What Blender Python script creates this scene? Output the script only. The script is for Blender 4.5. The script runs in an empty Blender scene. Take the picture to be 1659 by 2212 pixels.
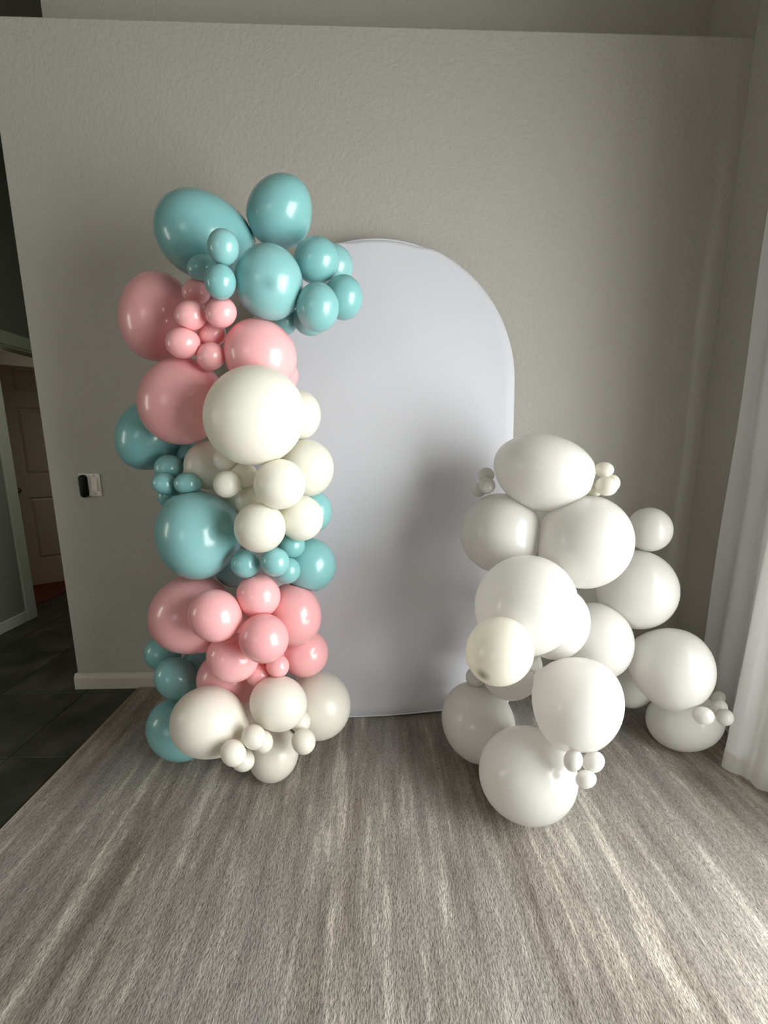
import bpy, bmesh, math, random
import numpy as np
from mathutils import Vector, Matrix, Quaternion

S = bpy.context.scene
C = S.collection
R = math.radians
random.seed(7)

# ---------------------------------------------------------------- camera
cam_d = bpy.data.cameras.new('camera')
cam = bpy.data.objects.new('camera', cam_d)
C.objects.link(cam)
cam_d.sensor_fit = 'VERTICAL'
cam_d.sensor_height = 36.0
cam_d.lens = 830.0 / 2212.0 * 36.0
cam_d.clip_start = 0.02
cam.location = (0, 0, 1.36)
cam.rotation_euler = (R(90 - 9.56), 0, R(-1.5))
S.camera = cam

# ---------------------------------------------------------------- light
world = bpy.data.worlds.new('world')
S.world = world
world.use_nodes = True
world.node_tree.nodes['Background'].inputs[0].default_value = (0.80, 0.88, 1.0, 1)
world.node_tree.nodes['Background'].inputs[1].default_value = 0.6


def area(name, loc, rot, sx, sy, power, col):
    l = bpy.data.lights.new(name, 'AREA')
    l.shape = 'RECTANGLE'
    l.size, l.size_y = sx, sy
    l.energy = power
    l.color = col
    o = bpy.data.objects.new(name, l)
    o.location = loc
    o.rotation_euler = rot
    C.objects.link(o)
    return o


# daylight through the glass door in the right wall
area('daylight_right', (1.95, 0.03, 1.22), (0, R(90), 0), 2.1, 1.9, 142, (1.0, 0.98, 0.975))
# daylight through the tall window in the far left wall
area('daylight_left', (-5.12, 0.1, 1.75), (0, R(-90), 0), 1.7, 0.75, 20, (1.0, 0.93, 0.84))
# fill light added behind the viewer to reach the hall; its window is invented
area('fill_rear', (-2.7, -3.76, 1.9), (R(90), 0, 0), 1.5, 1.5, 13, (1.0, 0.95, 0.87))

# unseen fill light added to brighten the hall door, hidden by the tall wall
area('fill_hall', (-1.80, 2.85, 2.30), (0, R(-14), 0), 0.25, 0.25, 4.0, (1.0, 0.92, 0.82))
# added uplight, not a fixture, brightening the ceiling behind the hall door
area('fill_bedroom', (-4.0, 4.2, 1.6), (R(180), 0, 0), 0.3, 0.3, 3.0, (1.0, 0.88, 0.76))

S.view_settings.view_transform = 'Standard'
S.view_settings.look = 'None'
S.view_settings.exposure = 0.55
S.view_settings.gamma = 1.0
S.view_settings.use_curve_mapping = False
S.cycles.use_denoising = True
S.cycles.max_bounces = 12
S.cycles.diffuse_bounces = 8
S.cycles.transmission_bounces = 8
S.cycles.transparent_max_bounces = 12
S.cycles.sample_clamp_indirect = 6.0


# ---------------------------------------------------------------- materials
def srgb(r, g, b):
    f = lambda c: (c / 255 / 12.92) if c / 255 <= 0.04045 else ((c / 255 + 0.055) / 1.055) ** 2.4
    return (f(r), f(g), f(b), 1)


class NT:
    def __init__(s, name):
        s.m = bpy.data.materials.new(name)
        s.m.use_nodes = True
        s.t = s.m.node_tree
        s.b = s.t.nodes['Principled BSDF']
        s.out = s.t.nodes['Material Output']

    def n(s, typ, **kw):
        nd = s.t.nodes.new(typ)
        for k, v in kw.items():
            if isinstance(k, str) and hasattr(nd, k):
                setattr(nd, k, v)
        return nd

    def l(s, a, b):
        s.t.links.new(a, b)

    def coords(s, scale, kind='Object'):
        tc = s.n('ShaderNodeTexCoord')
        mp = s.n('ShaderNodeMapping')
        mp.inputs['Scale'].default_value = scale
        s.l(tc.outputs[kind], mp.inputs[0])
        return mp.outputs[0]

    def noise(s, vec, scale, detail=3, rough=0.5):
        nz = s.n('ShaderNodeTexNoise')
        nz.inputs['Scale'].default_value = scale
        nz.inputs['Detail'].default_value = detail
        nz.inputs['Roughness'].default_value = rough
        s.l(vec, nz.inputs['Vector'])
        return nz.outputs['Fac']

    def ramp(s, fac, stops):
        r = s.n('ShaderNodeValToRGB')
        while len(r.color_ramp.elements) < len(stops):
            r.color_ramp.elements.new(0.5)
        for e, (p, c) in zip(r.color_ramp.elements, stops):
            e.position = p
            e.color = c
        s.l(fac, r.inputs[0])
        return r.outputs[0]

    def mix(s, fac, a, b, mode='MIX'):
        m = s.n('ShaderNodeMix')
        m.data_type = 'RGBA'
        m.blend_type = mode
        for i, v in ((0, fac), (6, a), (7, b)):
            if isinstance(v, (int, float)):
                m.inputs[i].default_value = v
            elif isinstance(v, tuple):
                m.inputs[i].default_value = v
            else:
                s.l(v, m.inputs[i])
        return m.outputs[2]

    def math(s, op, a, b=0.0):
        m = s.n('ShaderNodeMath')
        m.operation = op
        for i, v in enumerate((a, b)):
            if isinstance(v, (int, float)):
                m.inputs[i].default_value = v
            else:
                s.l(v, m.inputs[i])
        return m.outputs[0]

    def bump(s, h, strength, dist, prev=None):
        b = s.n('ShaderNodeBump')
        b.inputs['Strength'].default_value = strength
        b.inputs['Distance'].default_value = dist
        s.l(h, b.inputs['Height'])
        if prev is not None:
            s.l(prev, b.inputs['Normal'])
        return b.outputs[0]


def plain(name, col, rough=0.6, spec=0.4, metal=0.0):
    t = NT(name)
    t.b.inputs['Base Color'].default_value = col
    t.b.inputs['Roughness'].default_value = rough
    t.b.inputs['Specular IOR Level'].default_value = spec
    t.b.inputs['Metallic'].default_value = metal
    v = t.coords((1, 1, 1))
    f = t.noise(v, 60, 2)
    t.l(t.bump(f, 0.05, 0.001), t.b.inputs['Normal'])
    return t.m


def wall_mat(name, col, strength=0.5):
    t = NT(name)
    v = t.coords((1, 1, 1))
    big = t.noise(v, 1.3, 3)
    c = t.mix(big, tuple(x * 0.96 for x in col[:3]) + (1,), tuple(min(1, x * 1.04) for x in col[:3]) + (1,))
    t.l(c, t.b.inputs['Base Color'])
    t.b.inputs['Roughness'].default_value = 0.62
    t.b.inputs['Specular IOR Level'].default_value = 0.3
    sp = t.noise(v, 55, 4, 0.6)          # orange-peel / knockdown texture
    sp = t.ramp(sp, [(0.42, (0, 0, 0, 1)), (0.62, (1, 1, 1, 1))])
    fine = t.noise(v, 220, 2)
    b1 = t.bump(sp, strength, 0.0016)
    b2 = t.bump(fine, 0.12, 0.0005, b1)
    t.l(b2, t.b.inputs['Normal'])
    return t.m


def latex(name, col, rough=0.27, transl=0.22, sheen=0.0, apex=None, spec=0.5):
    """Stretched latex: satin skin, some light passing through the thin wall."""
    t = NT(name)
    info = t.n('ShaderNodeObjectInfo')
    hs = t.n('ShaderNodeHueSaturation')
    hs.inputs['Color'].default_value = col
    v = t.math('MULTIPLY_ADD', info.outputs['Random'], 0.10)
    t.t.nodes[-1].inputs[2].default_value = 0.95
    t.l(v, hs.inputs['Value'])
    sat = t.math('MULTIPLY_ADD', info.outputs['Random'], -0.10)
    t.t.nodes[-1].inputs[2].default_value = 1.05
    t.l(sat, hs.inputs['Saturation'])
    c = hs.outputs[0]
    vec = t.coords((1, 1, 1))
    mott = t.noise(vec, 9, 3)
    c = t.mix(t.math('MULTIPLY', mott, 0.10), c, tuple(x * 0.8 for x in col[:3]) + (1,))
    if apex:
        ax, ay, az, rad, dark = apex
        g = t.n('ShaderNodeTexCoord')
        d = t.n('ShaderNodeVectorMath')
        d.operation = 'DISTANCE'
        t.l(g.outputs['Object'], d.inputs[0])
        d.inputs[1].default_value = (ax, ay, az)
        f = t.ramp(d.outputs['Value'], [(0.0, (dark, dark, dark, 1)), (rad, (0, 0, 0, 1))])
        c = t.mix(f, c, (0.02, 0.025, 0.02, 1))
    t.l(c, t.b.inputs['Base Color'])
    t.b.inputs['Roughness'].default_value = rough
    t.b.inputs['Specular IOR Level'].default_value = spec
    t.b.inputs['Coat Weight'].default_value = 0.38
    t.b.inputs['Coat Roughness'].default_value = 0.09
    if sheen:
        t.b.inputs['Sheen Weight'].default_value = sheen
        t.b.inputs['Sheen Roughness'].default_value = 0.35
        t.b.inputs['Coat Weight'].default_value = 0.25
        t.b.inputs['Coat Roughness'].default_value = 0.34
    tr = t.n('ShaderNodeBsdfTranslucent')
    t.l(c, tr.inputs[0])
    mx = t.n('ShaderNodeMixShader')
    mx.inputs[0].default_value = transl
    t.l(t.b.outputs[0], mx.inputs[1])
    t.l(tr.outputs[0], mx.inputs[2])
    t.l(mx.outputs[0], t.out.inputs[0])
    return t.m


TEAL = srgb(138, 194, 195)
PINK = srgb(250, 186, 188)
M = {}
M['teal'] = latex('teal_latex', TEAL, transl=0.12)
M['teal_apex'] = latex('teal_latex_apex', TEAL, transl=0.12, apex=(0, 0, -0.1117, 0.03, 0.32))
M['pink'] = latex('pink_latex', PINK, transl=0.16)
M['ivory'] = latex('ivory_latex', srgb(240, 238, 226), rough=0.34, transl=0.22, sheen=0.15)
M['pearl'] = latex('pearl_latex', srgb(236, 232, 220), rough=0.33, transl=0.18, sheen=0.25)
M['white'] = latex('white_latex', srgb(233, 231, 227), rough=0.28, transl=0.36)
M['cream'] = latex('cream_latex', srgb(237, 234, 223), rough=0.26, transl=0.34)
M['cream_mark'] = latex('cream_latex_smudge', srgb(237, 234, 223), rough=0.26, transl=0.34, apex=(0.0837,-0.0162,-0.0612,0.026,0.75))

M['wall'] = wall_mat('wall_paint', srgb(175, 171, 163), 0.6)
M['wall_hall'] = wall_mat('hall_paint', srgb(128, 134, 124), 0.3)
M['wall_room'] = wall_mat('bedroom_paint', srgb(190, 165, 150), 0.3)
M['trim'] = plain('white_trim_paint', srgb(196, 190, 177), 0.4)
M['trim_hall'] = plain('hall_trim_paint', srgb(185, 192, 178), 0.4)
M['door'] = plain('door_paint', srgb(196, 180, 164), 0.45)
M['ceiling'] = wall_mat('ceiling_paint', srgb(170, 165, 155), 0.3)
M['plastic'] = plain('white_plastic', srgb(225, 220, 208), 0.35)
M['black'] = plain('black_plastic', srgb(8, 8, 10), 0.6, 0.2)
M['screw'] = plain('screw_metal', srgb(120, 115, 105), 0.3, 0.5, 0.8)
M['rod'] = plain('rod_metal', srgb(150, 148, 145), 0.3, 0.5, 0.9)
M['grout'] = plain('grout', srgb(74, 72, 60), 0.9)
M['glassframe'] = plain('window_frame_paint', srgb(235, 235, 232), 0.4)


def tile_mat():
    t = NT('slate_tile')
    v = t.coords((1, 1, 1), 'Generated')
    info = t.n('ShaderNodeObjectInfo')
    tc = t.n('ShaderNodeTexCoord')
    off = t.n('ShaderNodeVectorMath')
    off.operation = 'MULTIPLY_ADD'
    t.l(tc.outputs['Object'], off.inputs[0])
    off.inputs[1].default_value = (1, 1, 1)
    sc = t.n('ShaderNodeCombineXYZ')
    k = t.math('MULTIPLY', info.outputs['Random'], 40.0)
    for i in range(3):
        t.l(k, sc.inputs[i])
    t.l(sc.outputs[0], off.inputs[2])
    f = t.noise(off.outputs[0], 5, 6, 0.62)
    c = t.ramp(f, [(0.3, srgb(38, 40, 32)), (0.5, srgb(54, 55, 46)), (0.72, srgb(76, 75, 66))])
    t.l(c, t.b.inputs['Base Color'])
    t.b.inputs['Roughness'].default_value = 0.42
    t.b.inputs['Specular IOR Level'].default_value = 0.35
    t.l(t.bump(f, 0.25, 0.003), t.b.inputs['Normal'])
    return t.m


M['tile'] = tile_mat()


def wood_mat():
    t = NT('red_floor_carpet')
    v = t.coords((1, 1, 1))
    f = t.noise(v, 120, 3)
    c = t.ramp(f, [(0.3, srgb(80, 34, 26)), (0.7, srgb(118, 52, 38))])
    t.l(c, t.b.inputs['Base Color'])
    t.b.inputs['Roughness'].default_value = 0.9
    t.l(t.bump(f, 0.3, 0.003), t.b.inputs['Normal'])
    return t.m


M['red'] = wood_mat()


def rug_mat():
    t = NT('rug_pile')
    # broken streaks running along y, denser in patches
    streak = t.noise(t.coords((1, 0.08, 1)), 16, 6, 0.70)
    broken = t.noise(t.coords((1, 0.22, 1)), 26, 6, 0.75)
    patch = t.noise(t.coords((1, 0.35, 1)), 3.0, 3, 0.5)
    a = t.math('MULTIPLY', streak, 0.52)
    a = t.math('ADD', a, t.math('MULTIPLY', broken, 0.34))
    a = t.math('ADD', a, t.math('MULTIPLY', patch, 0.14))
    c = t.ramp(a, [(0.39, srgb(114, 105, 95)), (0.485, srgb(142, 134, 124)), (0.535, srgb(159, 151, 141)),
                   (0.585, srgb(194, 186, 173)), (0.64, srgb(210, 202, 188))])
    hue = t.noise(t.coords((1, 0.3, 1)), 3.0, 2)
    c = t.mix(t.ramp(hue, [(0.4, (0, 0, 0, 1)), (0.65, (0.4, 0.4, 0.4, 1))]), c, srgb(152, 152, 152), 'MIX')
    # tufts: short twisted fibres a little longer than wide
    tuft = t.noise(t.coords((1, 0.50, 1)), 190, 3, 0.65)
    tuft2 = t.noise(t.coords((1, 0.5, 1)), 70, 2, 0.6)
    dk = t.ramp(tuft, [(0.34, (0.52, 0.51, 0.50, 1)), (0.54, (1.0, 1.0, 1.0, 1)), (0.7, (1.0, 1.0, 1.0, 1))])
    c = t.mix(0.8, c, dk, 'MULTIPLY')
    t.l(c, t.b.inputs['Base Color'])
    t.b.inputs['Roughness'].default_value = 0.95
    t.b.inputs['Specular IOR Level'].default_value = 0.1
    t.b.inputs['Sheen Weight'].default_value = 0.12
    h = t.math('ADD', tuft, t.math('MULTIPLY', tuft2, 0.7))
    t.l(t.bump(h, 0.9, 0.006), t.b.inputs['Normal'])
    return t.m


M['rug'] = rug_mat()
M['rug_edge'] = plain('rug_binding', srgb(168, 158, 142), 0.9)


def cloth_mat(name, col, transl, transp, weave=900.0, rough=0.8, spec=0.15, wr=0.15):
    t = NT(name)
    v = t.coords((1, 1, 1))
    w = t.noise(v, weave, 1)
    t.b.inputs['Base Color'].default_value = col
    t.b.inputs['Roughness'].default_value = rough
    t.b.inputs['Specular IOR Level'].default_value = spec
    soft = t.noise(t.coords((1, 1, 0.3)), 3.2, 2)
    b1 = t.bump(soft, wr, 0.02)
    nrm = t.bump(w, 0.06, 0.0005, b1)
    t.l(nrm, t.b.inputs['Normal'])
    last = t.b.outputs[0]
    if transl:
        tr = t.n('ShaderNodeBsdfTranslucent')
        tr.inputs[0].default_value = col
        mx = t.n('ShaderNodeMixShader')
        mx.inputs[0].default_value = transl
        t.l(last, mx.inputs[1])
        t.l(tr.outputs[0], mx.inputs[2])
        last = mx.outputs[0]
    if transp:
        tp = t.n('ShaderNodeBsdfTransparent')
        mx = t.n('ShaderNodeMixShader')
        mx.inputs[0].default_value = transp
        t.l(last, mx.inputs[1])
        t.l(tp.outputs[0], mx.inputs[2])
        last = mx.outputs[0]
    t.l(last, t.out.inputs[0])
    return t.m


M['backdrop'] = cloth_mat('stretch_fabric', srgb(206, 206, 212), 0.0, 0.0, rough=0.7, spec=0.25)
M['seam'] = cloth_mat('stretch_fabric_seam', srgb(216, 216, 222), 0.0, 0.0, rough=0.7)
M['sheer'] = cloth_mat('sheer_voile', srgb(238, 237, 237), 0.34, 0.08, wr=0.0)
M['sheer_hem'] = cloth_mat('sheer_voile_hem', srgb(236, 235, 231), 0.30, 0.04, wr=0.0)


def glass_mat():
    t = NT('window_glass')
    gl = t.n('ShaderNodeBsdfGlossy')
    gl.inputs['Roughness'].default_value = 0.02
    tp = t.n('ShaderNodeBsdfTransparent')
    tp.inputs[0].default_value = (0.96, 0.98, 0.97, 1)
    mx = t.n('ShaderNodeMixShader')
    mx.inputs[0].default_value = 0.06
    t.l(tp.outputs[0], mx.inputs[1])
    t.l(gl.outputs[0], mx.inputs[2])
    t.l(mx.outputs[0], t.out.inputs[0])
    return t.m


M['glass'] = glass_mat()


# ---------------------------------------------------------------- mesh helpers
def link_mesh(name, me, mat, parent=None, smooth=False):
    o = bpy.data.objects.new(name, me)
    C.objects.link(o)
    if mat is not None:
        me.materials.append(mat)
    if smooth:
        for p in me.polygons:
            p.use_smooth = True
    if parent is not None:
        o.parent = parent
    return o


def from_bm(name, bm, mat, parent=None, smooth=False):
    bmesh.ops.recalc_face_normals(bm, faces=bm.faces[:])
    me = bpy.data.meshes.new(name)
    bm.to_mesh(me)
    bm.free()
    return link_mesh(name, me, mat, parent, smooth)


def add_box(bm, x0, x1, y0, y1, z0, z1, bev=0.0, seg=2):
    r = bmesh.ops.create_cube(bm, size=1)
    for v in r['verts']:
        v.co = Vector(((x0 + x1) / 2 + v.co.x * (x1 - x0), (y0 + y1) / 2 + v.co.y * (y1 - y0), (z0 + z1) / 2 + v.co.z * (z1 - z0)))
    if bev:
        es = list({e for v in r['verts'] for e in v.link_edges})
        bmesh.ops.bevel(bm, geom=es, offset=bev, segments=seg, affect='EDGES', profile=0.5)


def box(name, x0, x1, y0, y1, z0, z1, mat, parent=None, bev=0.0, kind=None):
    bm = bmesh.new()
    add_box(bm, x0, x1, y0, y1, z0, z1, bev)
    o = from_bm(name, bm, mat, parent)
    if kind:
        o['kind'] = kind
    return o


def boxes(name, lst, mat, parent=None, bev=0.0, kind=None):
    bm = bmesh.new()
    for b in lst:
        add_box(bm, *b, bev)
    o = from_bm(name, bm, mat, parent)
    if kind:
        o['kind'] = kind
    return o


def prism_x(name, x0, x1, prof, mat, parent=None, kind=None):
    """profile in (y, z) swept along x"""
    bm = bmesh.new()
    a = [bm.verts.new((x0, y, z)) for y, z in prof]
    b = [bm.verts.new((x1, y, z)) for y, z in prof]
    n = len(prof)
    bm.faces.new(a)
    bm.faces.new(b[::-1])
    for i in range(n):
        bm.faces.new((a[i], a[(i + 1) % n], b[(i + 1) % n], b[i]))
    o = from_bm(name, bm, mat, parent)
    if kind:
        o['kind'] = kind
    return o


def tube(bm, pts, r, seg=12, closed=False):
    rings = []
    n = len(pts)
    up = Vector((0, 1, 0.01)).normalized()
    for i, p in enumerate(pts):
        p = Vector(p)
        a = Vector(pts[max(i - 1, 0)])
        b = Vector(pts[min(i + 1, n - 1)])
        t = (b - a).normalized()
        s = t.cross(up).normalized()
        q = s.cross(t).normalized()
        rings.append([bm.verts.new(p + (s * math.cos(k * 2 * math.pi / seg) + q * math.sin(k * 2 * math.pi / seg)) * r) for k in range(seg)])
    for i in range(n - 1):
        for k in range(seg):
            bm.faces.new((rings[i][k], rings[i][(k + 1) % seg], rings[i + 1][(k + 1) % seg], rings[i + 1][k]))
    bm.faces.new(rings[0][::-1])
    bm.faces.new(rings[-1])


# ---------------------------------------------------------------- the room
XL, XR, YB = -1.692, 1.752, 2.05
LEDGE = 3.213
CEIL = 4.3

fl = box('floor', -6.0, 1.9, -3.9, 5.2, -0.12, -0.006, M['grout'], kind='structure')
TP = 0.46
tile_mesh = None
for iy in range(-9, 8):
    y0 = 1.54 + iy * TP
    for ix in range(-8, 1):
        x0 = -1.63 + ix * TP
        if x0 < -5.1 or x0 > -1.3:
            continue
        if tile_mesh is None:
            bm = bmesh.new()
            g = 0.0022
            add_box(bm, g, TP - g, g, TP - g, -0.012, 0.0, 0.0015, 1)
            o = from_bm('floor_tile', bm, M['tile'], fl)
            tile_mesh = o.data
        else:
            o = bpy.data.objects.new('floor_tile', tile_mesh)
            C.objects.link(o)
            o.parent = fl
        o.location = (x0, y0, 0)
# darker red carpet in the room behind the hall door
box('floor.001', -5.2, -2.95, 2.6, 5.1, -0.004, 0.008, M['red'], kind='structure')

# partial-height wall with the plant ledge, and the wall above and behind it
boxes('wall_back', [(XL, XR + 0.02, YB, 2.36, 0, LEDGE)], M['wall'], bev=0.006, kind='structure')
box('wall_upper', -1.655, XR + 0.02, 2.362, 2.48, 0.0, CEIL, M['wall'], kind='structure')
# right wall with the tall opening
wr = boxes('wall_right', [(XR, XR + 0.14, 1.05, YB - 0.001, 0, CEIL), (XR, XR + 0.14, -3.9, -1.0, 0, CEIL),
                          (XR, XR + 0.14, -1.0, 1.05, 2.45, CEIL), (XR + 0.02, XR + 0.14, YB, 2.48, LEDGE, CEIL)], M['wall'], kind='structure')
boxes('wall_left', [(-5.14, -5.0, -3.9, -0.3, 0, CEIL), (-5.14, -5.0, 0.5, 5.1, 0, CEIL),
                    (-5.14, -5.0, -0.3, 0.5, 0, 0.85), (-5.14, -5.0, -0.3, 0.5, 2.65, CEIL)], M['wall'], kind='structure')
boxes('wall_front', [(-5.14, -3.5, -3.74, -3.6, 0, CEIL), (-1.9, 1.9, -3.74, -3.6, 0, CEIL),
                     (-3.5, -1.9, -3.74, -3.6, 0, 1.1), (-3.5, -1.9, -3.74, -3.6, 2.7, CEIL)], M['wall'], kind='structure')
box('ceiling', -5.14, 1.9, -3.74, 5.1, CEIL, CEIL + 0.12, M['ceiling'], kind='structure')
box('wall_far', -5.14, 1.9, 4.98, 5.1, 0, CEIL, M['wall_hall'], kind='structure')
box('wall_side', -5.0, -2.882, 1.58, 1.70, 0, CEIL, M['wall_hall'], kind='structure')
# hall wall with the doorway
HX = -2.76
boxes('wall_hall', [(HX - 0.12, HX, 1.58, 3.02, 0, CEIL), (HX - 0.12, HX, 3.02, 4.14, 2.12, CEIL),
                    (HX - 0.12, HX, 4.14, 4.98, 0, CEIL)], M['wall_hall'], kind='structure')
# wall closing the hall behind the tall wall
box('wall_hall_right', -1.654, -1.54, 2.482, 4.978, 0, CEIL, M['wall_hall'], kind='structure')
# bedroom beyond the doorway
box('wall_bedroom', -4.6, -4.5, 1.72, 4.97, 0, 2.6, M['wall_room'], kind='structure')
box('ceiling_bedroom', -4.6, HX - 0.121, 1.72, 4.97, 2.5, 2.6, M['wall_room'], kind='structure')
# casing and baseboards
boxes('trim_1', [(HX + 0.001, HX + 0.018, 2.935, 3.02, 0.0, 2.205), (HX + 0.001, HX + 0.018, 4.14, 4.225, 0, 2.205),
                 (HX + 0.001, HX + 0.020, 2.935, 4.225, 2.12, 2.215)], M['trim_hall'], bev=0.003, kind='structure')
boxes('trim_2', [(HX - 0.119, HX, 3.02, 3.036, 0, 2.12), (HX - 0.119, HX, 4.124, 4.14, 0, 2.12), (HX - 0.119, HX, 3.036, 4.124, 2.104, 2.12)],
      M['trim_hall'], kind='structure')
box('baseboard_hall', HX + 0.001, HX + 0.014, 1.58, 2.934, 0, 0.085, M['trim_hall'], bev=0.004, kind='structure')
PB = [(0, 0), (-0.014, 0), (-0.014, 0.062), (-0.011, 0.074), (-0.007, 0.078), (-0.005, 0.088), (0, 0.09)]
prism_x('baseboard_back', XL - 0.014, XR - 0.015, [(YB + y, z) for y, z in PB], M['trim'], kind='structure')
box('baseboard_left', XL - 0.014, XL - 0.001, YB, 2.36, 0, 0.088, M['trim'], bev=0.003, kind='structure')
box('baseboard_right', XR - 0.014, XR - 0.001, 1.05, YB - 0.015, 0, 0.088, M['trim'], bev=0.003, kind='structure')

# windows
def win(n, axis, pos, a0, a1, z0, z1, mull, depth=0.08):
    """frame in the opening; axis 'x' = the wall faces along x"""
    w = 0.05
    def bx(a, b, c, d, t=depth, s=0.0):
        if axis == 'x':
            return (pos - t / 2 + s, pos + t / 2 + s, a, b, c, d)
        return (a, b, pos - t / 2 + s, pos + t / 2 + s, c, d)
    L = [bx(a0, a0 + w, z0, z1), bx(a1 - w, a1, z0, z1), bx(a0 + w, a1 - w, z0, z0 + w), bx(a0 + w, a1 - w, z1 - w, z1)]
    for m_ in mull:
        L.append(bx(m_ - 0.025, m_ + 0.025, z0 + w, z1 - w, depth * 0.8))
    fr = boxes('window_%d' % n, L, M['glassframe'], kind='structure')
    cuts = [a0 + w] + [q for m_ in mull for q in (m_ - 0.025, m_ + 0.025)] + [a1 - w]
    for k in range(0, len(cuts), 2):
        boxes('window_pane', [bx(cuts[k], cuts[k + 1], z0 + w, z1 - w, 0.006)], M['glass'], fr)
    return fr


win(1, 'x', XR + 0.08, -1.0, 1.05, 0.0, 2.45, [0.02])
win(2, 'x', -5.07, -0.3, 0.5, 0.85, 2.65, [])
win(3, 'y', -3.67, -3.5, -1.9, 1.1, 2.7, [-2.7])  # invented unseen window, opening for the added rear fill

# six-panel door, standing open into the bedroom
DW, DH, DT = 0.72, 2.085, 0.035
door = bpy.data.objects.new('door_1', None)
C.objects.link(door)
door['kind'] = 'structure'
door.location = (-3.415, 3.697, 0.012)
door.rotation_euler = (0, 0, math.atan2(0.530, 0.848))
rows = [(0.255, 0.87), (1.09, 1.715), (1.855, 2.055 - 0.005)]
cols = [(0.11, 0.325), (0.395, 0.61)]
bm = bmesh.new()
DR = 0.014
add_box(bm, 0, DW, DR, DT, 0, DH)
xs = [0, cols[0][0], cols[0][1], cols[1][0], cols[1][1], DW]
for a, b in ((xs[0], xs[1]), (xs[2], xs[3]), (xs[4], xs[5])):
    add_box(bm, a, b, 0, DR, 0, DH)
zs = [0, rows[0][0], rows[0][1], rows[1][0], rows[1][1], rows[2][0], rows[2][1], DH]
for c0, c1 in cols:
    for k in range(0, 8, 2):
        add_box(bm, c0, c1, 0, DR, zs[k], zs[k + 1])
from_bm('door_slab', bm, M['door'], door)
for c0, c1 in cols:
    for z0, z1 in rows:
        bm = bmesh.new()
        # raised field with sloped margins
        i = 0.035
        o_ = [(c0, z0), (c1, z0), (c1, z1), (c0, z1)]
        n_ = [(c0 + i, z0 + i), (c1 - i, z0 + i), (c1 - i, z1 - i), (c0 + i, z1 - i)]
        A = [bm.verts.new((x, DR - 0.001, z)) for x, z in o_]
        B = [bm.verts.new((x, 0.002, z)) for x, z in n_]
        m0 = [bm.verts.new((x + (0.012 if x < (c0 + c1) / 2 else -0.012), DR - 0.0012, z + (0.012 if z < (z0 + z1) / 2 else -0.012))) for x, z in o_]
        for q in range(4):
            bm.faces.new((A[q], A[(q + 1) % 4], m0[(q + 1) % 4], m0[q]))
            bm.faces.new((m0[q], m0[(q + 1) % 4], B[(q + 1) % 4], B[q]))
        bm.faces.new(B)
        from_bm('door_panel', bm, M['door'], door)
bm = bmesh.new()
tube(bm, [(0.055, 0.0, 0.95), (0.055, -0.045, 0.95)], 0.012)
r = bmesh.ops.create_uvsphere(bm, u_segments=16, v_segments=10, radius=0.027)
for v in r['verts']:
    v.co += Vector((0.055, -0.06, 0.95))
from_bm('door_knob', bm, M['screw'], door, True)


# ---------------------------------------------------------------- things
def tag(o, label, cat, group=None):
    o['label'] = label
    o['category'] = cat
    if group:
        o['group'] = group
    return o


# rug
bm = bmesh.new()
add_box(bm, -1.338, 1.700, -2.6, 2.028, 0.0005, 0.0115, 0.003, 2)
rug = from_bm('area_rug', bm, M['rug'])
tag(rug, 'large streaky grey and cream low-pile rug covering the floor', 'rug')
bm = bmesh.new()
tube(bm, [(-1.341, -2.6, 0.006), (-1.341, 0, 0.006), (-1.341, 1.49, 0.006), (-1.345, 2.026, 0.006)], 0.0055, 8)
from_bm('edge_binding', bm, M['rug_edge'], rug, True)

# ---- arch backdrop: a stretch cover over a tube frame
bd = bpy.data.objects.new('arch_backdrop', None)
C.objects.link(bd)
tag(bd, 'tall white fabric arch backdrop leaning on the grey wall behind the balloons', 'backdrop')
BW, BZ = 0.65, 1.645
BH = BZ + BW
bd.location = (0.04, 1.772, 0.014)
bd.rotation_euler = (-math.atan(0.083), 0, R(2.0))
bm = bmesh.new()


def arch_outline(n_arc=72, n_side=36, w=BW, low=0.0):
    pts = []
    for i in range(n_side):
        pts.append((w, BZ * i / n_side))
    for i in range(n_arc + 1):
        a = math.pi * i / n_arc
        pts.append((w * math.cos(a), BZ + w * math.sin(a)))
    for i in range(n_side - 1, -1, -1):
        pts.append((-w, BZ * i / n_side))
    return pts


def hem_y(x, z):
    """the loose lower edge swells forward a little above the hem"""
    y = 0.0
    if z < 0.14:
        y -= 0.022 * math.exp(-((z - 0.035) / 0.03) ** 2)
        y += 0.006 * math.exp(-((z - 0.085) / 0.015) ** 2)
    y -= 0.004 * math.sin(x * 9 + 1) * max(0, 1 - z / 0.25)
    return y


def hem_z(x, z):
    return z - (0.010 * math.cos((x + 0.2) * 4.0) + 0.004) * max(0, 1 - z / 0.12) + 0.016


out = arch_outline()
NO = len(out)
RT = 0.014          # half thickness


def seam(x, z):
    # between its two corner kinks the front seam runs lower than the tube
    if z > BZ and -0.215 < x < 0.255:
        t = (x + 0.215) / 0.47
        return z - 0.015 * min(1, math.sin(math.pi * t) * 1.9)
    return z


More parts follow.
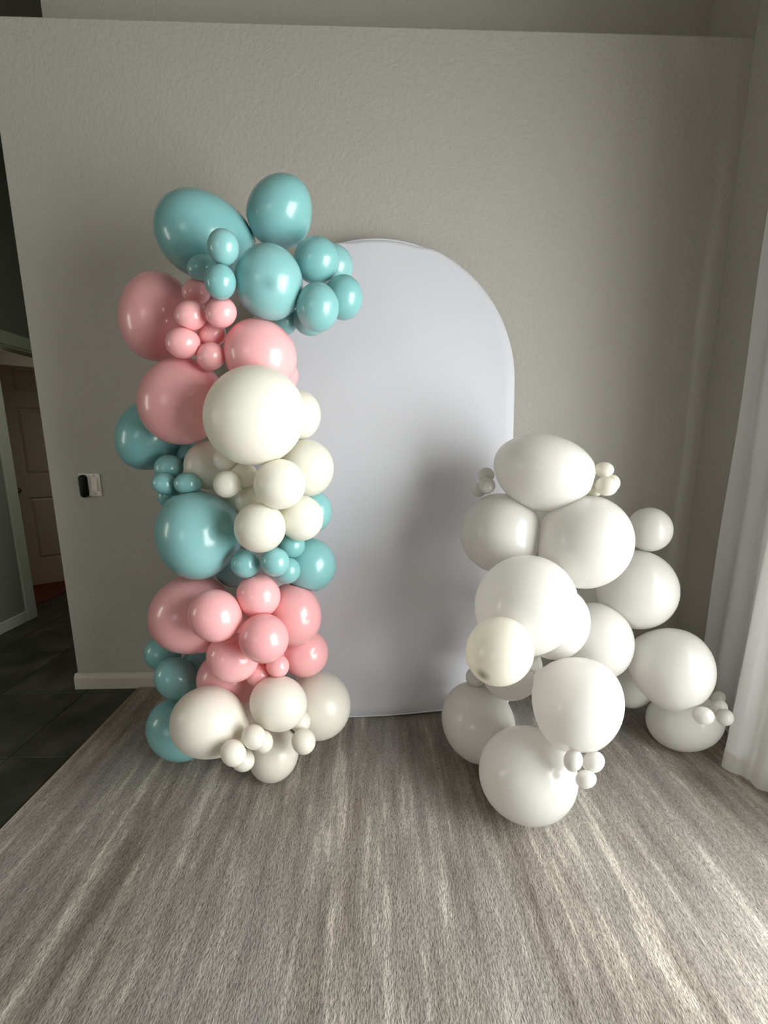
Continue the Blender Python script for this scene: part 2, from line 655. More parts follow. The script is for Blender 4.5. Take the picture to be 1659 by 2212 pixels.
loops = []
for k, (inset, yy) in enumerate([(0.0, RT), (0.0, 0.004), (0.0, -0.004), (0.004, -RT)]):
    lp = []
    for (x, z) in out:
        l = math.hypot(x, max(z - BZ, 0)) or 1
        if z > BZ:
            nx, nz = x / l, (z - BZ) / l
        else:
            nx, nz = (1 if x > 0 else -1), 0
        X, Z = x - nx * inset, z - nz * inset
        if yy < 0:
            Z = seam(X, Z)
        lp.append(bm.verts.new((X, yy + (hem_y(X, Z) if yy <= -0.004 else 0), hem_z(X, Z))))
    loops.append(lp)
for k in range(3):
    for i in range(NO - 1):
        bm.faces.new((loops[k][i], loops[k][i + 1], loops[k + 1][i + 1], loops[k + 1][i]))
# front and back skins as strips between matching left/right outline points
half = NO // 2
NC = 28
for side, lp in ((-1, loops[3]), (1, loops[0])):
    prev = None
    for i in range(half):
        a, b = lp[i], lp[NO - 1 - i]
        row = [a]
        for c in range(1, NC):
            t = c / NC
            x = a.co.x * (1 - t) + b.co.x * t
            z0 = a.co.z * (1 - t) + b.co.z * t
            if side < 0:
                zz = hem_z(x, out[i][1]) if out[i][1] < 0.2 else min(z0, seam(x, z0))
                row.append(bm.verts.new((x, -RT + hem_y(x, out[i][1]), zz)))
            else:
                row.append(bm.verts.new((x, RT, hem_z(x, out[i][1]) if out[i][1] < 0.2 else z0)))
        row.append(b)
        if prev:
            for c in range(NC):
                bm.faces.new((prev[c], prev[c + 1], row[c + 1], row[c]))
        else:
            first = row
        prev = row
    topv = lp[half]
    for c in range(NC):
        bm.faces.new((prev[c], prev[c + 1], topv))
    if side < 0:
        front_first = first
    else:
        back_first = first
bmesh.ops.remove_doubles(bm, verts=bm.verts[:], dist=1e-5)
cover = from_bm('fabric_cover', bm, M['backdrop'], bd, True)
bm = bmesh.new()
tube(bm, [(x, -RT + hem_y(x, 0) - 0.001, hem_z(x, 0) - 0.001) for x in [BW * (1 - 2 * i / 40) for i in range(41)]], 0.0032, 8)
from_bm('hem', bm, M['seam'], bd, True)
bm = bmesh.new()
tube(bm, [(0.655 * math.cos(a), 0.004, BZ + 0.655 * math.sin(a)) for a in [math.pi * (0.28 + 0.40 * i / 40) for i in range(41)]], 0.0085, 10)
from_bm('frame_tube', bm, M['seam'], bd, True)
# two flat feet hidden under the cover
for sx in (-0.5, 0.5):
    box('foot', sx - 0.02, sx + 0.02, 0.0, 0.010, 0.0, 0.02, M['rod'], bd)

# ---- switch plate on the wall
sw = bpy.data.objects.new('light_switch', None)
C.objects.link(sw)
sw.location = (-1.484, YB, 1.1665)
tag(sw, 'white two-gang light switch plate on the grey wall left of the balloons', 'light switch')
box('plate', -0.054, 0.054, -0.006, -0.0005, -0.0585, 0.0585, M['plastic'], sw, bev=0.002)
box('rocker_frame', 0.006, 0.043, -0.0075, -0.006, -0.035, 0.035, M['plastic'], sw, bev=0.0006)
bm = bmesh.new()
add_box(bm, 0.009, 0.040, -0.011, -0.007, -0.0315, 0.0315, 0.001, 1)
for v in bm.verts:
    if v.co.y < -0.009:
        v.co.y += 0.003 * (v.co.z / 0.0315)
from_bm('rocker', bm, M['plastic'], sw)
for z in (-0.048, 0.048):
    bm = bmesh.new()
    tube(bm, [(0.0245, -0.0055, z), (0.0245, -0.0072, z)], 0.0032, 12)
    from_bm('screw', bm, M['screw'], sw)
# black pill-shaped device
bm = bmesh.new()
vs = []
rr, hh = 0.0185, 0.0405
ring = []
for i in range(17):
    a = math.pi * i / 16
    ring.append((rr * math.cos(a), hh + rr * math.sin(a)))
for i in range(17):
    a = math.pi + math.pi * i / 16
    ring.append((rr * math.cos(a), -hh + rr * math.sin(a)))
lay = []
for y, s in ((0.0, 1.0), (-0.011, 1.0), (-0.015, 0.95), (-0.017, 0.84)):
    lay.append([bm.verts.new((x * s, y, z * (s if abs(z) < hh else (hh + (abs(z) - hh) * s) / abs(z)))) for x, z in ring])
for k in range(3):
    for i in range(34):
        bm.faces.new((lay[k][i], lay[k][(i + 1) % 34], lay[k + 1][(i + 1) % 34], lay[k + 1][i]))
bm.faces.new(lay[0])
bm.faces.new(lay[-1])
pd = from_bm('wall_device', bm, M['black'], None, True)
pd.location = (-1.512, YB - 0.0065, 1.160)
tag(pd, 'small black pill-shaped device fixed over the left half of the white switch plate', 'device')
bm = bmesh.new()
tube(bm, [(0, -0.0168, 0.040), (0, -0.0174, 0.040)], 0.0018, 10)
from_bm('indicator_light', bm, M['screw'], pd)
bm = bmesh.new()
add_box(bm, -0.0195, -0.0180, -0.010, -0.004, -0.008, 0.006, 0.0005, 1)
from_bm('side_button', bm, M['black'], pd)

# ---- curtain
key = [(1.668, 1.765), (1.690, 1.71), (1.655, 1.655), (1.690, 1.60), (1.650, 1.545), (1.690, 1.49), (1.640, 1.455),
       (1.575, 1.43), (1.483, 1.400), (1.486, 1.360), (1.532, 1.335), (1.528, 1.290), (1.572, 1.262), (1.548, 1.19), (1.600, 1.13),
       (1.560, 1.06), (1.610, 1.00), (1.575, 0.93), (1.620, 0.87), (1.60, 0.80)]


def catmull(P, per):
    o = []
    for i in range(len(P) - 1):
        p0, p1, p2, p3 = P[max(i - 1, 0)], P[i], P[i + 1], P[min(i + 2, len(P) - 1)]
        for k in range(per):
            t = k / per
            o.append(tuple(0.5 * (2 * p1[a] + (-p0[a] + p2[a]) * t + (2 * p0[a] - 5 * p1[a] + 4 * p2[a] - p3[a]) * t * t
                                  + (-p0[a] + 3 * p1[a] - 3 * p2[a] + p3[a]) * t ** 3) for a in (0, 1)))
    o.append(P[-1])
    return o


cp = catmull(key, 8)
cur = bpy.data.objects.new('sheer_curtain', None)
C.objects.link(cur)
tag(cur, 'floor-length sheer white curtain hanging at the right edge beside the balloons', 'curtain')


def cpt(x, y, z, s):
    t = min(1, max(0, (z / 2.55)))
    ax = 1.665 - 0.02 * s
    k = 1 - 0.42 * t
    x2 = ax + (x - ax) * k + 0.004 * math.sin(z * 5 + s * 30)
    y2 = y + 0.006 * math.sin(z * 3.1 + s * 17) * (1 - t)
    if s < 0.02:
        y2 -= 0.02 * (1 - t) * 0
    return (min(x2, 1.722), y2, z)


def sheet(name, z0, z1, nz, mat, off=0.0):
    bm = bmesh.new()
    rows_ = []
    for j in range(nz + 1):
        z = z0 + (z1 - z0) * j / nz
        row = []
        for i, (x, y) in enumerate(cp):
            s = i / (len(cp) - 1)
            X, Y, Z = cpt(x, y, z, s)
            row.append(bm.verts.new((X - off, Y, Z)))
        rows_.append(row)
    for j in range(nz):
        for i in range(len(cp) - 1):
            bm.faces.new((rows_[j][i], rows_[j][i + 1], rows_[j + 1][i + 1], rows_[j + 1][i]))
    return from_bm(name, bm, mat, cur, True)


sheet('curtain_panel', 0.020, 2.72, 54, M['sheer'])
sheet('hem', 0.0185, 0.10, 4, M['sheer_hem'], 0.0022)
bm = bmesh.new()
tube(bm, [(1.665, 1.80, 2.72), (1.665, -1.1, 2.72)], 0.012, 12)
add_box(bm, 1.665, 1.7515, 1.765, 1.785, 2.71, 2.73)
add_box(bm, 1.665, 1.7515, -1.01, -0.99, 2.71, 2.73)
from_bm('curtain_rod', bm, M['rod'], cur)

# ---------------------------------------------------------------- balloons
# key, colour, centre, radii (local x, y, z), rotation (w, x, y, z), egg, label ; local +z is the tied end
BAL = [
('T1','teal',(-0.601,1.546,2.109),(0.1303,0.1480,0.1658),(0.2717,-0.6584,0.0385,-0.7008),1,'biggest teal balloon at the top left of the tower, egg-shaped and lying sideways'),
('T2','teal',(-0.332,1.560,2.192),(0.1205,0.1136,0.1068),(0.2841,-0.0209,0.9235,0.2568),1,'upright teal egg-shaped balloon that is the highest point of the tower'),
('T3','teal',(-0.350,1.414,1.904),(0.1159,0.1075,0.1117),(0.2879,-0.3222,0.4704,0.7694),0,'large teal balloon facing forward in the middle of the tower top'),
('T4','teal',(-0.460,1.313,1.966),(0.0502,0.0448,0.0475),(0.3072,-0.3586,0.4146,0.7779),0,'small teal balloon in front of the biggest one, topmost of its three'),
('T5','teal',(-0.580,1.440,1.962),(0.0505,0.0379,0.0442),(0.8231,-0.5078,-0.2474,-0.0578),0,'small teal balloon tucked behind its two neighbours, leftmost of three'),
('T6','teal',(-0.479,1.322,1.871),(0.0516,0.0448,0.0482),(0.2929,-0.3754,0.4340,0.7648),0,'small teal balloon resting just above the small pink cluster'),
('T7','teal',(-0.201,1.510,2.017),(0.0811,0.0724,0.0768),(0.8310,-0.5341,-0.1289,-0.0873),0,'medium teal balloon directly under the upright top balloon on its right'),
('T8','teal',(-0.160,1.650,2.060),(0.0819,0.0755,0.0787),(0.8330,-0.5515,-0.0383,0.0231),0,'medium teal balloon half hidden at the backdrop arch, behind another'),
('T9','teal',(-0.108,1.519,1.899),(0.0742,0.0687,0.0714),(0.4797,-0.3713,0.4419,0.6609),0,'medium teal balloon reaching furthest right across the arch backdrop'),
('T10','teal',(-0.191,1.426,1.833),(0.0768,0.0715,0.0741),(0.4007,-0.3552,0.4667,0.7039),0,'medium teal balloon in front, lowest of the forward ones at the top'),
('T11','teal',(-0.233,1.553,1.837),(0.0677,0.0584,0.0630),(0.8005,-0.5797,-0.1366,-0.0661),0,'teal balloon peeking out under the lowest forward teal balloon'),
('T12','teal',(-0.346,1.593,1.848),(0.0597,0.0548,0.0573),(0.3648,-0.3782,0.4621,0.7144),0,'teal balloon mostly hidden against the backdrop above the pink balloon'),
('P1','pink',(-0.823,1.616,1.849),(0.1589,0.1479,0.1370),(0.5288,-0.1159,0.8066,0.2374),1,'large dusky pink balloon furthest left, under the biggest teal one'),
('P2','pink',(-0.622,1.480,1.900),(0.0489,0.0403,0.0446),(0.8106,-0.5238,-0.2575,-0.0480),0,'small pink balloon touching the small teal one, topmost of its cluster'),
('P3','pink',(-0.613,1.400,1.796),(0.0525,0.0445,0.0485),(0.7948,-0.5276,-0.2909,-0.0729),0,'small pink balloon on the large dusky pink one, second down on the left'),
('P4','pink',(-0.503,1.378,1.799),(0.0521,0.0433,0.0477),(0.7893,-0.5153,-0.3016,-0.1432),0,'small round pink balloon below the lower small teal balloon'),
('P5','pink',(-0.646,1.400,1.709),(0.0560,0.0483,0.0521),(0.7809,-0.5591,-0.2778,-0.0226),0,'small pink balloon low on the left edge of its pink cluster'),
('P6','pink',(-0.573,1.465,1.755),(0.0496,0.0411,0.0454),(0.7832,-0.5427,-0.2892,-0.0918),0,'small dark pink balloon sunk in the middle of the small pink cluster'),
('P7','pink',(-0.565,1.422,1.671),(0.0498,0.0426,0.0462),(0.1797,-0.3637,0.5178,0.7532),0,'small pink balloon at the bottom of its cluster, above the ivory one'),
('P8','pink',(-0.405,1.471,1.685),(0.1254,0.1217,0.1235),(0.7582,-0.6284,-0.0290,0.1713),0,'large pink balloon just above the biggest ivory balloon'),
('P9','pink',(-0.367,1.629,1.643),(0.0685,0.0618,0.0651),(0.3175,-0.3905,0.5138,0.6948),0,'sliver of a pink balloon showing behind the large pink one on the right'),
('P10','pink',(-0.712,1.502,1.527),(0.1617,0.1415,0.1516),(0.2149,-0.4506,0.4970,0.7098),0,'large pink balloon left of the biggest ivory balloon'),
('W1','ivory',(-0.397,1.340,1.462),(0.1683,0.1557,0.1620),(0.1862,-0.3529,0.5823,0.7083),0,'biggest ivory pearl balloon facing forward in the middle of the tower'),
('W2','ivory',(-0.294,1.560,1.483),(0.0957,0.0846,0.0902),(0.3997,-0.4691,0.4913,0.6154),0,'ivory balloon half hidden on the right of the biggest ivory balloon'),
('W3','ivory',(-0.654,1.552,1.289),(0.0957,0.0892,0.0924),(0.2477,-0.4999,0.5207,0.6463),0,'medium ivory balloon below the large pink one, furthest left of the ivory'),
('W4','ivory',(-0.541,1.430,1.317),(0.0456,0.0418,0.0437),(0.2872,-0.5075,0.5065,0.6351),0,'small ivory balloon close under the left of the biggest ivory balloon'),
('W5','ivory',(-0.518,1.367,1.231),(0.0474,0.0451,0.0463),(0.2828,-0.5261,0.5168,0.6134),0,'small ivory balloon just above the large teal balloon'),
('W6','ivory',(-0.480,1.434,1.257),(0.0487,0.0470,0.0479),(0.6770,-0.6567,-0.3202,-0.0887),0,'small ivory balloon between another small one and the medium ivory ball'),
('W7','ivory',(-0.322,1.325,1.235),(0.0863,0.0847,0.0855),(0.1408,-0.3206,0.6656,0.6591),0,'medium ivory balloon facing forward right below the dark gap'),
('W8','ivory',(-0.267,1.533,1.277),(0.1127,0.1070,0.1098),(0.3751,-0.4941,0.5316,0.5767),0,'larger ivory balloon sticking out to the right under the biggest one'),
('W9','ivory',(-0.459,1.450,1.160),(0.0612,0.0593,0.0602),(0.6561,-0.7360,-0.1531,0.0666),0,'partly covered ivory balloon between two medium forward ivory balloons'),
('W10','ivory',(-0.396,1.320,1.085),(0.0869,0.0854,0.0862),(0.4578,-0.6885,0.3519,0.4388),0,'medium ivory balloon at the bottom of the ivory bunch, over teal ones'),
('W11','ivory',(-0.272,1.420,1.099),(0.0846,0.0810,0.0828),(0.4087,-0.5917,0.4885,0.4942),0,'medium ivory balloon at lower right of the ivory bunch beside the backdrop'),
('M1','teal',(-0.921,1.658,1.406),(0.1472,0.1381,0.1291),(0.5026,-0.2078,0.8273,0.1409),1,'large shadowed teal balloon sticking out to the left below the pink one'),
('M2','teal',(-0.766,1.639,1.324),(0.0577,0.0480,0.0528),(0.3072,-0.5556,0.4486,0.6291),0,'small teal balloon squeezed between the pink, ivory and shadowed teal ones'),
('M3','teal',(-0.806,1.540,1.279),(0.0533,0.0500,0.0516),(0.1736,-0.4858,0.5359,0.6684),0,'small dark teal balloon, top one of the three at the left edge'),
('M4','teal',(-0.795,1.480,1.223),(0.0446,0.0419,0.0433),(0.3652,-0.0562,-0.7331,-0.5710),0,'small dark teal balloon, leftmost of the three at the left edge'),
('M5','teal',(-0.698,1.460,1.225),(0.0481,0.0416,0.0448),(0.6642,-0.7129,-0.1827,0.1311),0,'small dark teal balloon resting on the large forward teal balloon'),
('M6','teal',(-0.818,1.549,1.170),(0.0500,0.0436,0.0468),(0.3013,-0.6069,0.4307,0.5961),0,'faint small teal balloon behind the dark trio at the left edge'),
('M7','teal',(-0.665,1.460,1.031),(0.1664,0.1604,0.1544),(0.7306,-0.2153,0.6419,0.0887),1,'largest teal balloon at mid height, left of the lowest ivory balloon'),
('M8','teal',(-0.250,1.587,1.096),(0.0848,0.0740,0.0794),(0.4129,-0.5718,0.5041,0.4984),0,'teal balloon half hidden behind the lower right ivory balloon'),
('M9','teal',(-0.275,1.568,0.871),(0.1148,0.1117,0.1133),(0.4947,-0.7364,0.3235,0.3293),0,'medium teal balloon furthest right at mid height against the backdrop'),
('M10','teal',(-0.475,1.379,0.936),(0.0532,0.0507,0.0519),(0.4574,-0.7447,0.2914,0.3889),0,'small teal balloon directly touching the largest mid-height teal one'),
('M11','teal',(-0.358,1.350,0.951),(0.0527,0.0503,0.0515),(0.4461,-0.7125,0.3644,0.4006),0,'small teal balloon below the lowest ivory balloon, middle of its row'),
('M12','teal',(-0.322,1.460,0.986),(0.0528,0.0516,0.0522),(0.2500,-0.1575,-0.7723,-0.5623),0,'small teal balloon under the lower right ivory balloon'),
('M13','teal',(-0.333,1.420,0.897),(0.0513,0.0492,0.0502),(0.4663,-0.7337,0.3363,0.3621),0,'small teal balloon tucked behind the middle one, above the pink'),
('M14','teal',(-0.596,1.604,0.851),(0.0872,0.0827,0.0849),(0.5014,-0.7822,0.1752,0.3257),0,'dark teal balloon deep inside above the pink bunch'),
('Q1','pink',(-0.725,1.485,0.689),(0.1495,0.1594,0.1694),(0.4294,-0.2780,0.8555,-0.0804),1,'large dusky pink balloon on the left of the lower pink bunch'),
('Q2','pink',(-0.566,1.303,0.770),(0.0949,0.0853,0.0901),(0.4232,-0.7960,0.2412,0.3594),0,'medium pink balloon in front of the large dusky pink balloon'),
('Q3','pink',(-0.434,1.380,0.812),(0.0821,0.0768,0.0794),(0.4646,-0.7840,0.2501,0.3271),0,'medium pink balloon at the top of the lower pink bunch'),
('Q4','pink',(-0.395,1.290,0.688),(0.0892,0.0812,0.0852),(0.4403,-0.8164,0.2373,0.2885),0,'bright medium pink balloon facing forward in the centre of the lower bunch'),
('Q5','pink',(-0.328,1.481,0.691),(0.1272,0.1080,0.1176),(0.3991,-0.7214,0.4260,0.3727),0,'larger pink balloon on the right of the lower bunch by the backdrop'),
('Q6','pink',(-0.302,1.528,0.496),(0.1046,0.0964,0.1005),(0.4686,-0.8447,0.1703,0.1949),0,'medium pink balloon at the lower right of the pink bunch'),
('Q7','pink',(-0.542,1.372,0.568),(0.0985,0.0857,0.0921),(0.2719,-0.1553,-0.8441,-0.4353),0,'medium pink balloon below left of the bright central one'),
('Q8','pink',(-0.621,1.496,0.390),(0.1269,0.1082,0.1175),(0.2771,-0.1761,-0.8520,-0.4077),0,'lowest pink balloon, drooping over the pearl white balloons'),
('Q9','pink',(-0.461,1.408,0.470),(0.0508,0.0442,0.0475),(0.4359,-0.8581,0.1453,0.2293),0,'small pink balloon, left of the two tiny ones under the bright one'),
('Q10','pink',(-0.379,1.392,0.518),(0.0460,0.0416,0.0438),(0.2732,-0.2686,-0.8245,-0.4164),0,'small pink balloon, right of the two tiny ones under the bright one'),
('Q11','pink',(-0.420,1.463,0.529),(0.0542,0.0484,0.0513),(0.4597,-0.8476,0.1454,0.2217),0,'small pink balloon mostly hidden behind the bright central one'),
('L1','teal',(-0.962,1.643,0.433),(0.0824,0.0692,0.0758),(0.3876,-0.8273,0.1861,0.3617),0,'small teal balloon by the baseboard, upper of two at the lower left'),
('L2','teal',(-0.854,1.532,0.383),(0.0922,0.0760,0.0841),(0.3645,-0.8333,0.2211,0.3520),0,'medium teal balloon above the bottom teal one at the lower left'),
('L3','teal',(-0.820,1.648,0.374),(0.0680,0.0576,0.0628),(0.4053,-0.8408,0.1708,0.3158),0,'dark teal balloon hidden under the large dusky pink balloon'),
('L4','teal',(-0.855,1.523,0.144),(0.1425,0.1124,0.1274),(0.3466,-0.8663,0.1878,0.3069),0,'large teal balloon on the carpet at the bottom left of the tower'),
('B1','pearl',(-0.607,1.296,0.349),(0.1132,0.1303,0.1474),(0.1769,0.8104,0.3144,0.4617),1,'large pearl white balloon on the carpet at the left of the tower foot'),
('B2','pearl',(-0.369,1.341,0.394),(0.1094,0.0942,0.1018),(0.4230,-0.8759,0.1344,0.1892),0,'medium pearl white balloon facing forward above the tower foot'),
('B3','pearl',(-0.252,1.542,0.239),(0.1468,0.1353,0.1411),(0.1851,-0.2248,-0.8608,-0.4174),0,'grey-white pearl balloon on the carpet in front of the backdrop hem'),
('B4','pearl',(-0.425,1.416,0.121),(0.0966,0.1049,0.1133),(0.8936,-0.2978,-0.2617,0.2103),1,'pearl white balloon lowest of all on the carpet at the tower foot'),
('B5','pearl',(-0.481,1.163,0.337),(0.0451,0.0370,0.0410),(0.2581,-0.2256,-0.8744,-0.3435),0,'small pearl white balloon low down, leftmost of the tiny pairs'),
('B6','pearl',(-0.489,1.260,0.222),(0.0444,0.0357,0.0400),(0.3636,-0.8950,0.1455,0.2137),0,'small pearl white balloon behind the leftmost tiny one near the carpet'),
('B7','pearl',(-0.424,1.207,0.360),(0.0442,0.0371,0.0407),(0.2303,-0.1920,-0.8781,-0.3729),0,'small pearl white balloon against the left side of the lowest large one'),
('B8','pearl',(-0.410,1.254,0.301),(0.0406,0.0347,0.0377),(0.2613,-0.2945,-0.8523,-0.3444),0,'small pearl white balloon half covered, just over the lowest large one'),
('B9','pearl',(-0.272,1.305,0.256),(0.0469,0.0421,0.0445),(0.2011,-0.2562,-0.8679,-0.3750),0,'small pearl white balloon hanging lowest at the right of the foot'),
('B10','pearl',(-0.299,1.380,0.284),(0.0433,0.0390,0.0411),(0.2096,-0.2466,-0.8616,-0.3911),0,'small pearl white balloon above the right hanging one, partly covered'),
('R1','white',(0.660,1.500,1.259),(0.1845,0.1671,0.1498),(0.0056,0.9705,-0.2079,-0.1217),1,'large egg-shaped white balloon lying sideways on top of the right pile'),
('R2','white',(0.524,1.550,1.008),(0.1652,0.1610,0.1631),(0.4350,-0.6901,-0.3592,-0.4534),0,'large white balloon at the left below the sideways top one'),
('R3','white',(0.806,1.420,1.001),(0.1789,0.1644,0.1717),(0.3846,-0.7197,-0.2989,-0.4947),0,'large bright white balloon at the right below the sideways top one'),
('R4','white',(0.537,1.287,0.805),(0.1809,0.1667,0.1738),(0.4415,-0.7976,-0.2209,-0.3466),0,'biggest bright white balloon in the middle of the pile, facing forward'),
('R5','white',(0.724,1.434,0.667),(0.1469,0.1261,0.1365),(0.3524,-0.7673,-0.3307,-0.4216),0,'white balloon showing as a crescent right of the biggest middle one'),
('R6','cream',(0.388,1.100,0.734),(0.1070,0.0970,0.1020),(0.2903,-0.2221,0.8289,0.4234),0,'cream white balloon with a dark smudge, in front of the biggest one'),
('R7','white',(0.956,1.519,0.539),(0.1583,0.1390,0.1487),(0.4676,-0.3915,0.7448,0.2710),0,'white balloon behind the pile above the gap of bare carpet'),
('R8','white',(1.150,1.581,0.745),(0.1704,0.1536,0.1620),(0.5121,-0.3272,0.7369,0.2961),0,'large cool white balloon by the wall under the small round one'),
('R9','white',(1.195,1.603,1.008),(0.0944,0.0842,0.0893),(0.5825,-0.3629,0.6746,0.2719),0,'medium round white balloon alone at the top right of the pile'),
('R10','white',(1.212,1.426,0.468),(0.1579,0.1536,0.1493),(0.7521,-0.3745,-0.5275,-0.1261),1,'large oval white balloon slanting down toward the curtain'),
('R11','white',(1.391,1.516,0.153),(0.1552,0.1212,0.1382),(0.3511,-0.8669,-0.0383,-0.3518),0,'large shaded white balloon on the carpet next to the curtain'),
('R12','white',(1.254,1.673,0.232),(0.1218,0.0934,0.1076),(0.2939,-0.8159,-0.2676,-0.4199),0,'shaded white balloon at the back on the carpet, mostly hidden'),
('R13','white',(0.698,1.196,0.483),(0.1586,0.1505,0.1424),(0.8181,-0.3620,-0.4421,-0.0646),1,'large oval white balloon above the four tiny ones, leaning right'),
('R14','white',(0.578,1.480,0.438),(0.1319,0.1168,0.1243),(0.3139,-0.2626,0.8258,0.3880),0,'white balloon mostly hidden behind the cream one'),
('R15','white',(0.453,1.550,0.355),(0.0493,0.0443,0.0468),(0.4383,-0.8628,-0.1403,-0.2092),0,'barely visible small white balloon left behind the cream one'),
('R16','white',(0.452,1.503,0.172),(0.1618,0.1541,0.1579),(0.1497,-0.5314,-0.7207,-0.4192),0,'large white balloon on the carpet at the left foot of the pile'),
('R17','white',(0.560,1.225,0.173),(0.1733,0.1525,0.1629),(0.3696,-0.9111,-0.0242,-0.1809),0,'large white balloon on the carpet nearest the viewer'),
('s1','cream',(0.861,1.423,1.277),(0.0333,0.0291,0.0312),(0.6761,-0.6808,0.2481,-0.1335),0,'tiny cream balloon, topmost of the four right of the top balloon'),
('s2','cream',(0.848,1.377,1.220),(0.0373,0.0347,0.0360),(0.6758,-0.6367,0.3710,-0.0164),0,'tiny cream balloon, front one of the four right of the top balloon'),
('s3','cream',(0.895,1.417,1.228),(0.0312,0.0253,0.0283),(0.2792,-0.6126,-0.4048,-0.6188),0,'tiny cream balloon, rightmost of the four right of the top balloon'),
('s4','cream',(0.843,1.440,1.200),(0.0268,0.0261,0.0264),(0.0919,-0.4577,-0.5816,-0.6662),0,'tiny cream balloon, lowest left of the four right of the top balloon'),
('s5','white',(0.473,1.612,1.245),(0.0340,0.0310,0.0325),(0.6798,-0.7170,0.1420,-0.0611),0,'tiny shaded white balloon, top one of three left of the top balloon'),
('s6','white',(0.464,1.563,1.205),(0.0342,0.0330,0.0336),(0.3216,-0.5240,-0.5223,-0.5909),0,'tiny shaded white balloon, nearest the top balloon of the left three'),
('s7','white',(0.445,1.617,1.182),(0.0315,0.0306,0.0310),(0.3318,-0.5271,-0.5245,-0.5806),0,'tiny shaded white balloon, leftmost of three by the backdrop edge'),
('s8','white',(0.638,1.072,0.365),(0.0344,0.0263,0.0304),(0.2793,-0.8511,-0.2959,-0.3318),0,'tiny white balloon nestled on the nearest large one, left of four'),
('s9','white',(0.710,1.080,0.350),(0.0376,0.0276,0.0326),(0.3218,-0.8866,-0.1476,-0.2977),0,'tiny white balloon upper right of the four above the carpet'),
('s10','white',(0.672,1.050,0.316),(0.0331,0.0240,0.0285),(0.3342,-0.9023,-0.0825,-0.2596),0,'tiny white balloon lowest of the four over the bare carpet'),
('s11','white',(1.476,1.460,0.295),(0.0324,0.0236,0.0280),(0.2756,-0.8322,-0.1887,-0.4426),0,'tiny white balloon, uppermost of four beside the curtain'),
('s12','white',(1.418,1.394,0.299),(0.0365,0.0281,0.0323),(0.4370,-0.1880,0.8367,0.2714),0,'tiny white balloon, middle one of four beside the curtain'),
('s13','white',(1.257,1.289,0.347),(0.0351,0.0302,0.0327),(0.3537,-0.8630,-0.0185,-0.3602),0,'tiny white balloon, leftmost of four beside the curtain'),
('s14','white',(1.403,1.346,0.292),(0.0334,0.0258,0.0296),(0.4414,-0.2075,0.8353,0.2536),0,'tiny white balloon touching the curtain, lower right of four'),
('F1','pink',(-0.583,1.636,0.584),(0.1038,0.0942,0.0990),(0.4246,-0.7928,0.2746,0.3403),0,'pink balloon deep in the gap at the centre of the lower pink bunch'),
('F2','ivory',(-0.556,1.629,1.189),(0.0918,0.0891,0.0904),(0.6712,-0.6994,-0.2457,-0.0060),0,'ivory balloon deep inside, glimpsed behind the small ivory ones'),
('F3','pink',(-0.637,1.624,1.896),(0.0528,0.0423,0.0475),(0.8001,-0.5281,-0.2724,-0.0822),0,'small pink balloon glimpsed deep between the upper small pink and teal ones'),
('F5','pearl',(-0.548,1.529,0.185),(0.0924,0.0761,0.0843),(0.4032,-0.8822,0.1219,0.2106),0,'pearl white balloon deep between the large left one and the forward one'),
]
GROUPS = {'teal': 'teal balloons of the tall tower', 'pink': 'pink balloons of the tall tower',
          'ivory': 'ivory balloons in the middle of the tower', 'pearl': 'pearl white balloons at the foot of the tower'}
NU, NV = 56, 40


def unit_balloon(egg, nu, nv):
    """verts of a balloon of unit radii, tied end at +z, and its faces"""
    V = [(0, 0, -1.0)]
    k = 0.13 if egg else 0.03
    for j in range(1, nv):
        ph = math.pi * j / nv
        s = -math.cos(ph)
        r = math.sin(ph) * (1 - k * s - (k * 0.6) * (s * s - 0.35))
        z = s
        if s > 0.90:
            e = (s - 0.90) / 0.10
            z = s + 0.06 * e * e
            r = max(r * (1 - 0.35 * e), 0.035)
        for i in range(nu):
            a = 2 * math.pi * i / nu
            V.append((r * math.cos(a), r * math.sin(a), z))
    V.append((0, 0, 1.06))
    F = []
    for i in range(nu):
        F.append((0, 1 + (i + 1) % nu, 1 + i))
    for j in range(nv - 2):
        a, b = 1 + j * nu, 1 + (j + 1) * nu
        for i in range(nu):
            F.append((a + i, a + (i + 1) % nu, b + (i + 1) % nu, b + i))
    a = 1 + (nv - 2) * nu
    top = len(V) - 1
    for i in range(nu):
        F.append((a + i, a + (i + 1) % nu, top))
    return np.array(V), F


def knot_mesh(mat):
    """rolled knot with its flared lip, unit size, along +z"""
    prof = [(0.30, -0.5), (0.55, -0.2), (1.0, 0.2), (1.1, 0.6), (0.85, 0.95), (0.42, 1.1), (0.40, 1.3), (0.75, 1.9), (1.15, 2.5), (1.2, 2.6), (1.0, 2.55), (0.3, 1.6)]
    bm = bmesh.new()
    seg = 12
    rings = [[bm.verts.new((r * math.cos(2 * math.pi * i / seg), r * math.sin(2 * math.pi * i / seg), z)) for i in range(seg)] for r, z in prof]
    for a, b in zip(rings, rings[1:]):
        for i in range(seg):
            bm.faces.new((a[i], a[(i + 1) % seg], b[(i + 1) % seg], b[i]))
    bm.faces.new(rings[0][::-1])
    bm.faces.new(rings[-1])
    bmesh.ops.recalc_face_normals(bm, faces=bm.faces[:])
    me = bpy.data.meshes.new('knot')
    bm.to_mesh(me)
    bm.free()
    me.materials.append(mat)
    for p in me.polygons:
        p.use_smooth = True
    return me


info = []
for key_, col, c, r, q, egg, label in BAL:
    Mr = np.array(Quaternion(q).to_matrix())
    info.append((key_, np.array(c), np.array(r), Mr))


def support(i, d):
    _, c, r, Mr = info[i]
    q = Mr.T @ d
    return 1.0 / math.sqrt(float(np.sum((q / r) ** 2)))


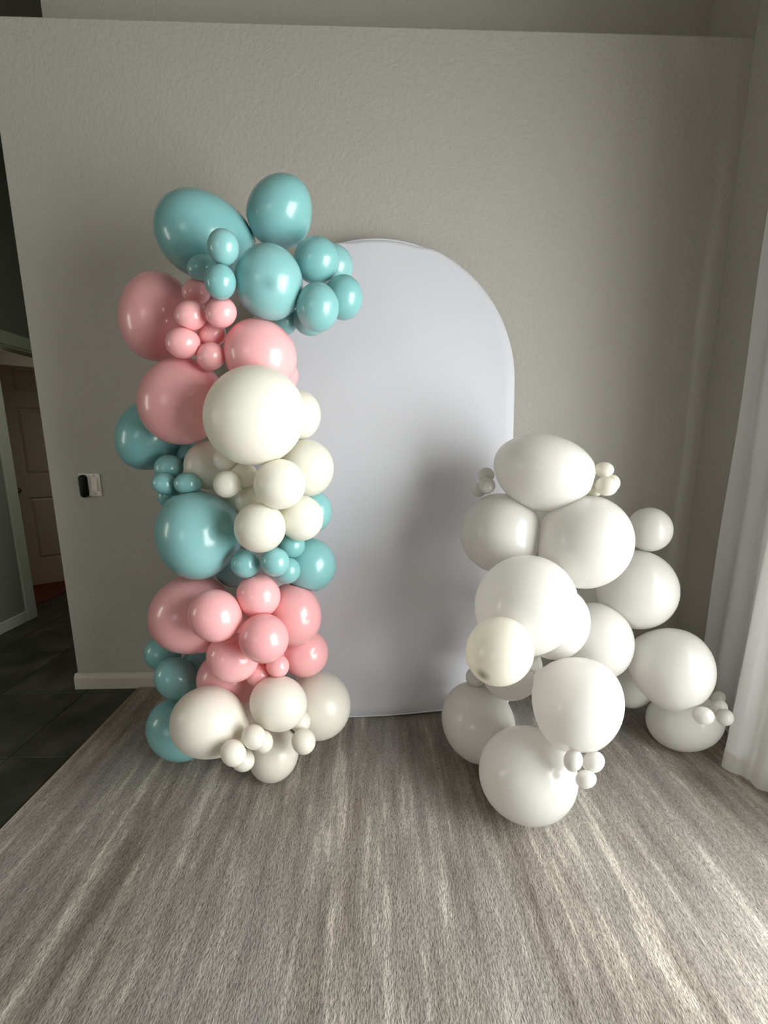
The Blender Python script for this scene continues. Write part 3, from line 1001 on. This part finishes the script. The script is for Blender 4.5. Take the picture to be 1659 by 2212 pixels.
def touching(i):
    """flat contact planes against the neighbours pressed into this balloon"""
    out_ = []
    ci, ri = info[i][1], max(info[i][2])
    for j in range(len(info)):
        if j == i:
            continue
        cj, rj = info[j][1], max(info[j][2])
        dv = cj - ci
        L = float(np.linalg.norm(dv))
        if L > (ri + rj) * 1.12:
            continue
        d = dv / L
        si, sj = support(i, d), support(j, -d)
        if L < (si + sj) * 1.10:
            t = (L * L + si * si - sj * sj) / (2 * L)
            t = max(t, 0.25 * si)
            out_.append((ci + d * t, d))
    return out_


knots = {}
for i, (key_, col, c, r, q, egg, label) in enumerate(BAL):
    small = max(r) < 0.06
    V, F = unit_balloon(egg, 36 if small else NU, 26 if small else NV)
    Mr = info[i][3]
    P = (V * np.array(r)) @ Mr.T + np.array(c)
    planes = touching(i)
    for _ in range(2):
        for p0, d in planes:
            t = (P - p0) @ d + 0.0006
            # press in softly near the rim of the contact, flat inside it
            push = np.where(t > 0, t, 0.0)
            P = P - push[:, None] * d
    # rest on the rug, keep off the wall and the backdrop
    P[:, 2] = np.maximum(P[:, 2], 0.0125)
    P[:, 1] = np.minimum(P[:, 1], YB - 0.004)
    inb = (np.abs(P[:, 0] - 0.04) < 0.68) & (P[:, 2] < 2.30)
    yb = 1.772 - 0.022 + 0.083 * P[:, 2] + 0.035 * (P[:, 0] - 0.04) - np.where(P[:, 2] < 0.14, 0.02, 0)
    P[:, 1] = np.where(inb, np.minimum(P[:, 1], yb), P[:, 1])
    loc = (P - np.array(c)) @ Mr
    me = bpy.data.meshes.new(col + '_balloon')
    me.from_pydata([tuple(v) for v in loc], [], F)
    me.update()
    nm = {'teal': 'teal_balloon', 'pink': 'pink_balloon', 'ivory': 'ivory_balloon', 'pearl': 'pearl_balloon',
          'white': 'white_balloon', 'cream': 'cream_balloon'}[col]
    mk = {'T3': 'teal_apex', 'R6': 'cream_mark'}.get(key_, col)
    o = link_mesh(nm, me, M[mk], None, True)
    o.location = c
    o.rotation_mode = 'QUATERNION'
    o.rotation_quaternion = q
    g = GROUPS.get(col)
    if g is None:
        g = 'tiny balloons in fours on the right pile' if small and key_[0] == 's' else 'white balloons of the right pile'
    tag(o, label, 'balloon', g)
    if col not in knots:
        knots[col] = knot_mesh(M[col])
    ks = 0.0045 if small else 0.007
    kz = 1.06 * r[2] - 0.002
    tip = Vector(c) + Quaternion(q) @ Vector((0, 0, kz))
    end = Vector(c) + Quaternion(q) @ Vector((0, 0, kz + 2.6 * ks))
    ok = end.y < YB - 0.02 and end.z > 0.03
    for p0, d in planes:
        if float((np.array(end) - p0) @ d) > -0.004:
            ok = False
    if abs(end.x - 0.04) < 0.68 and end.z < 2.3 and end.y > 1.745 + 0.083 * end.z:
        ok = False
    if ok:
        k_ = bpy.data.objects.new('knot', knots[col])
        C.objects.link(k_)
        k_.parent = o
        k_.location = (0, 0, kz)
        k_.scale = (ks, ks, ks)
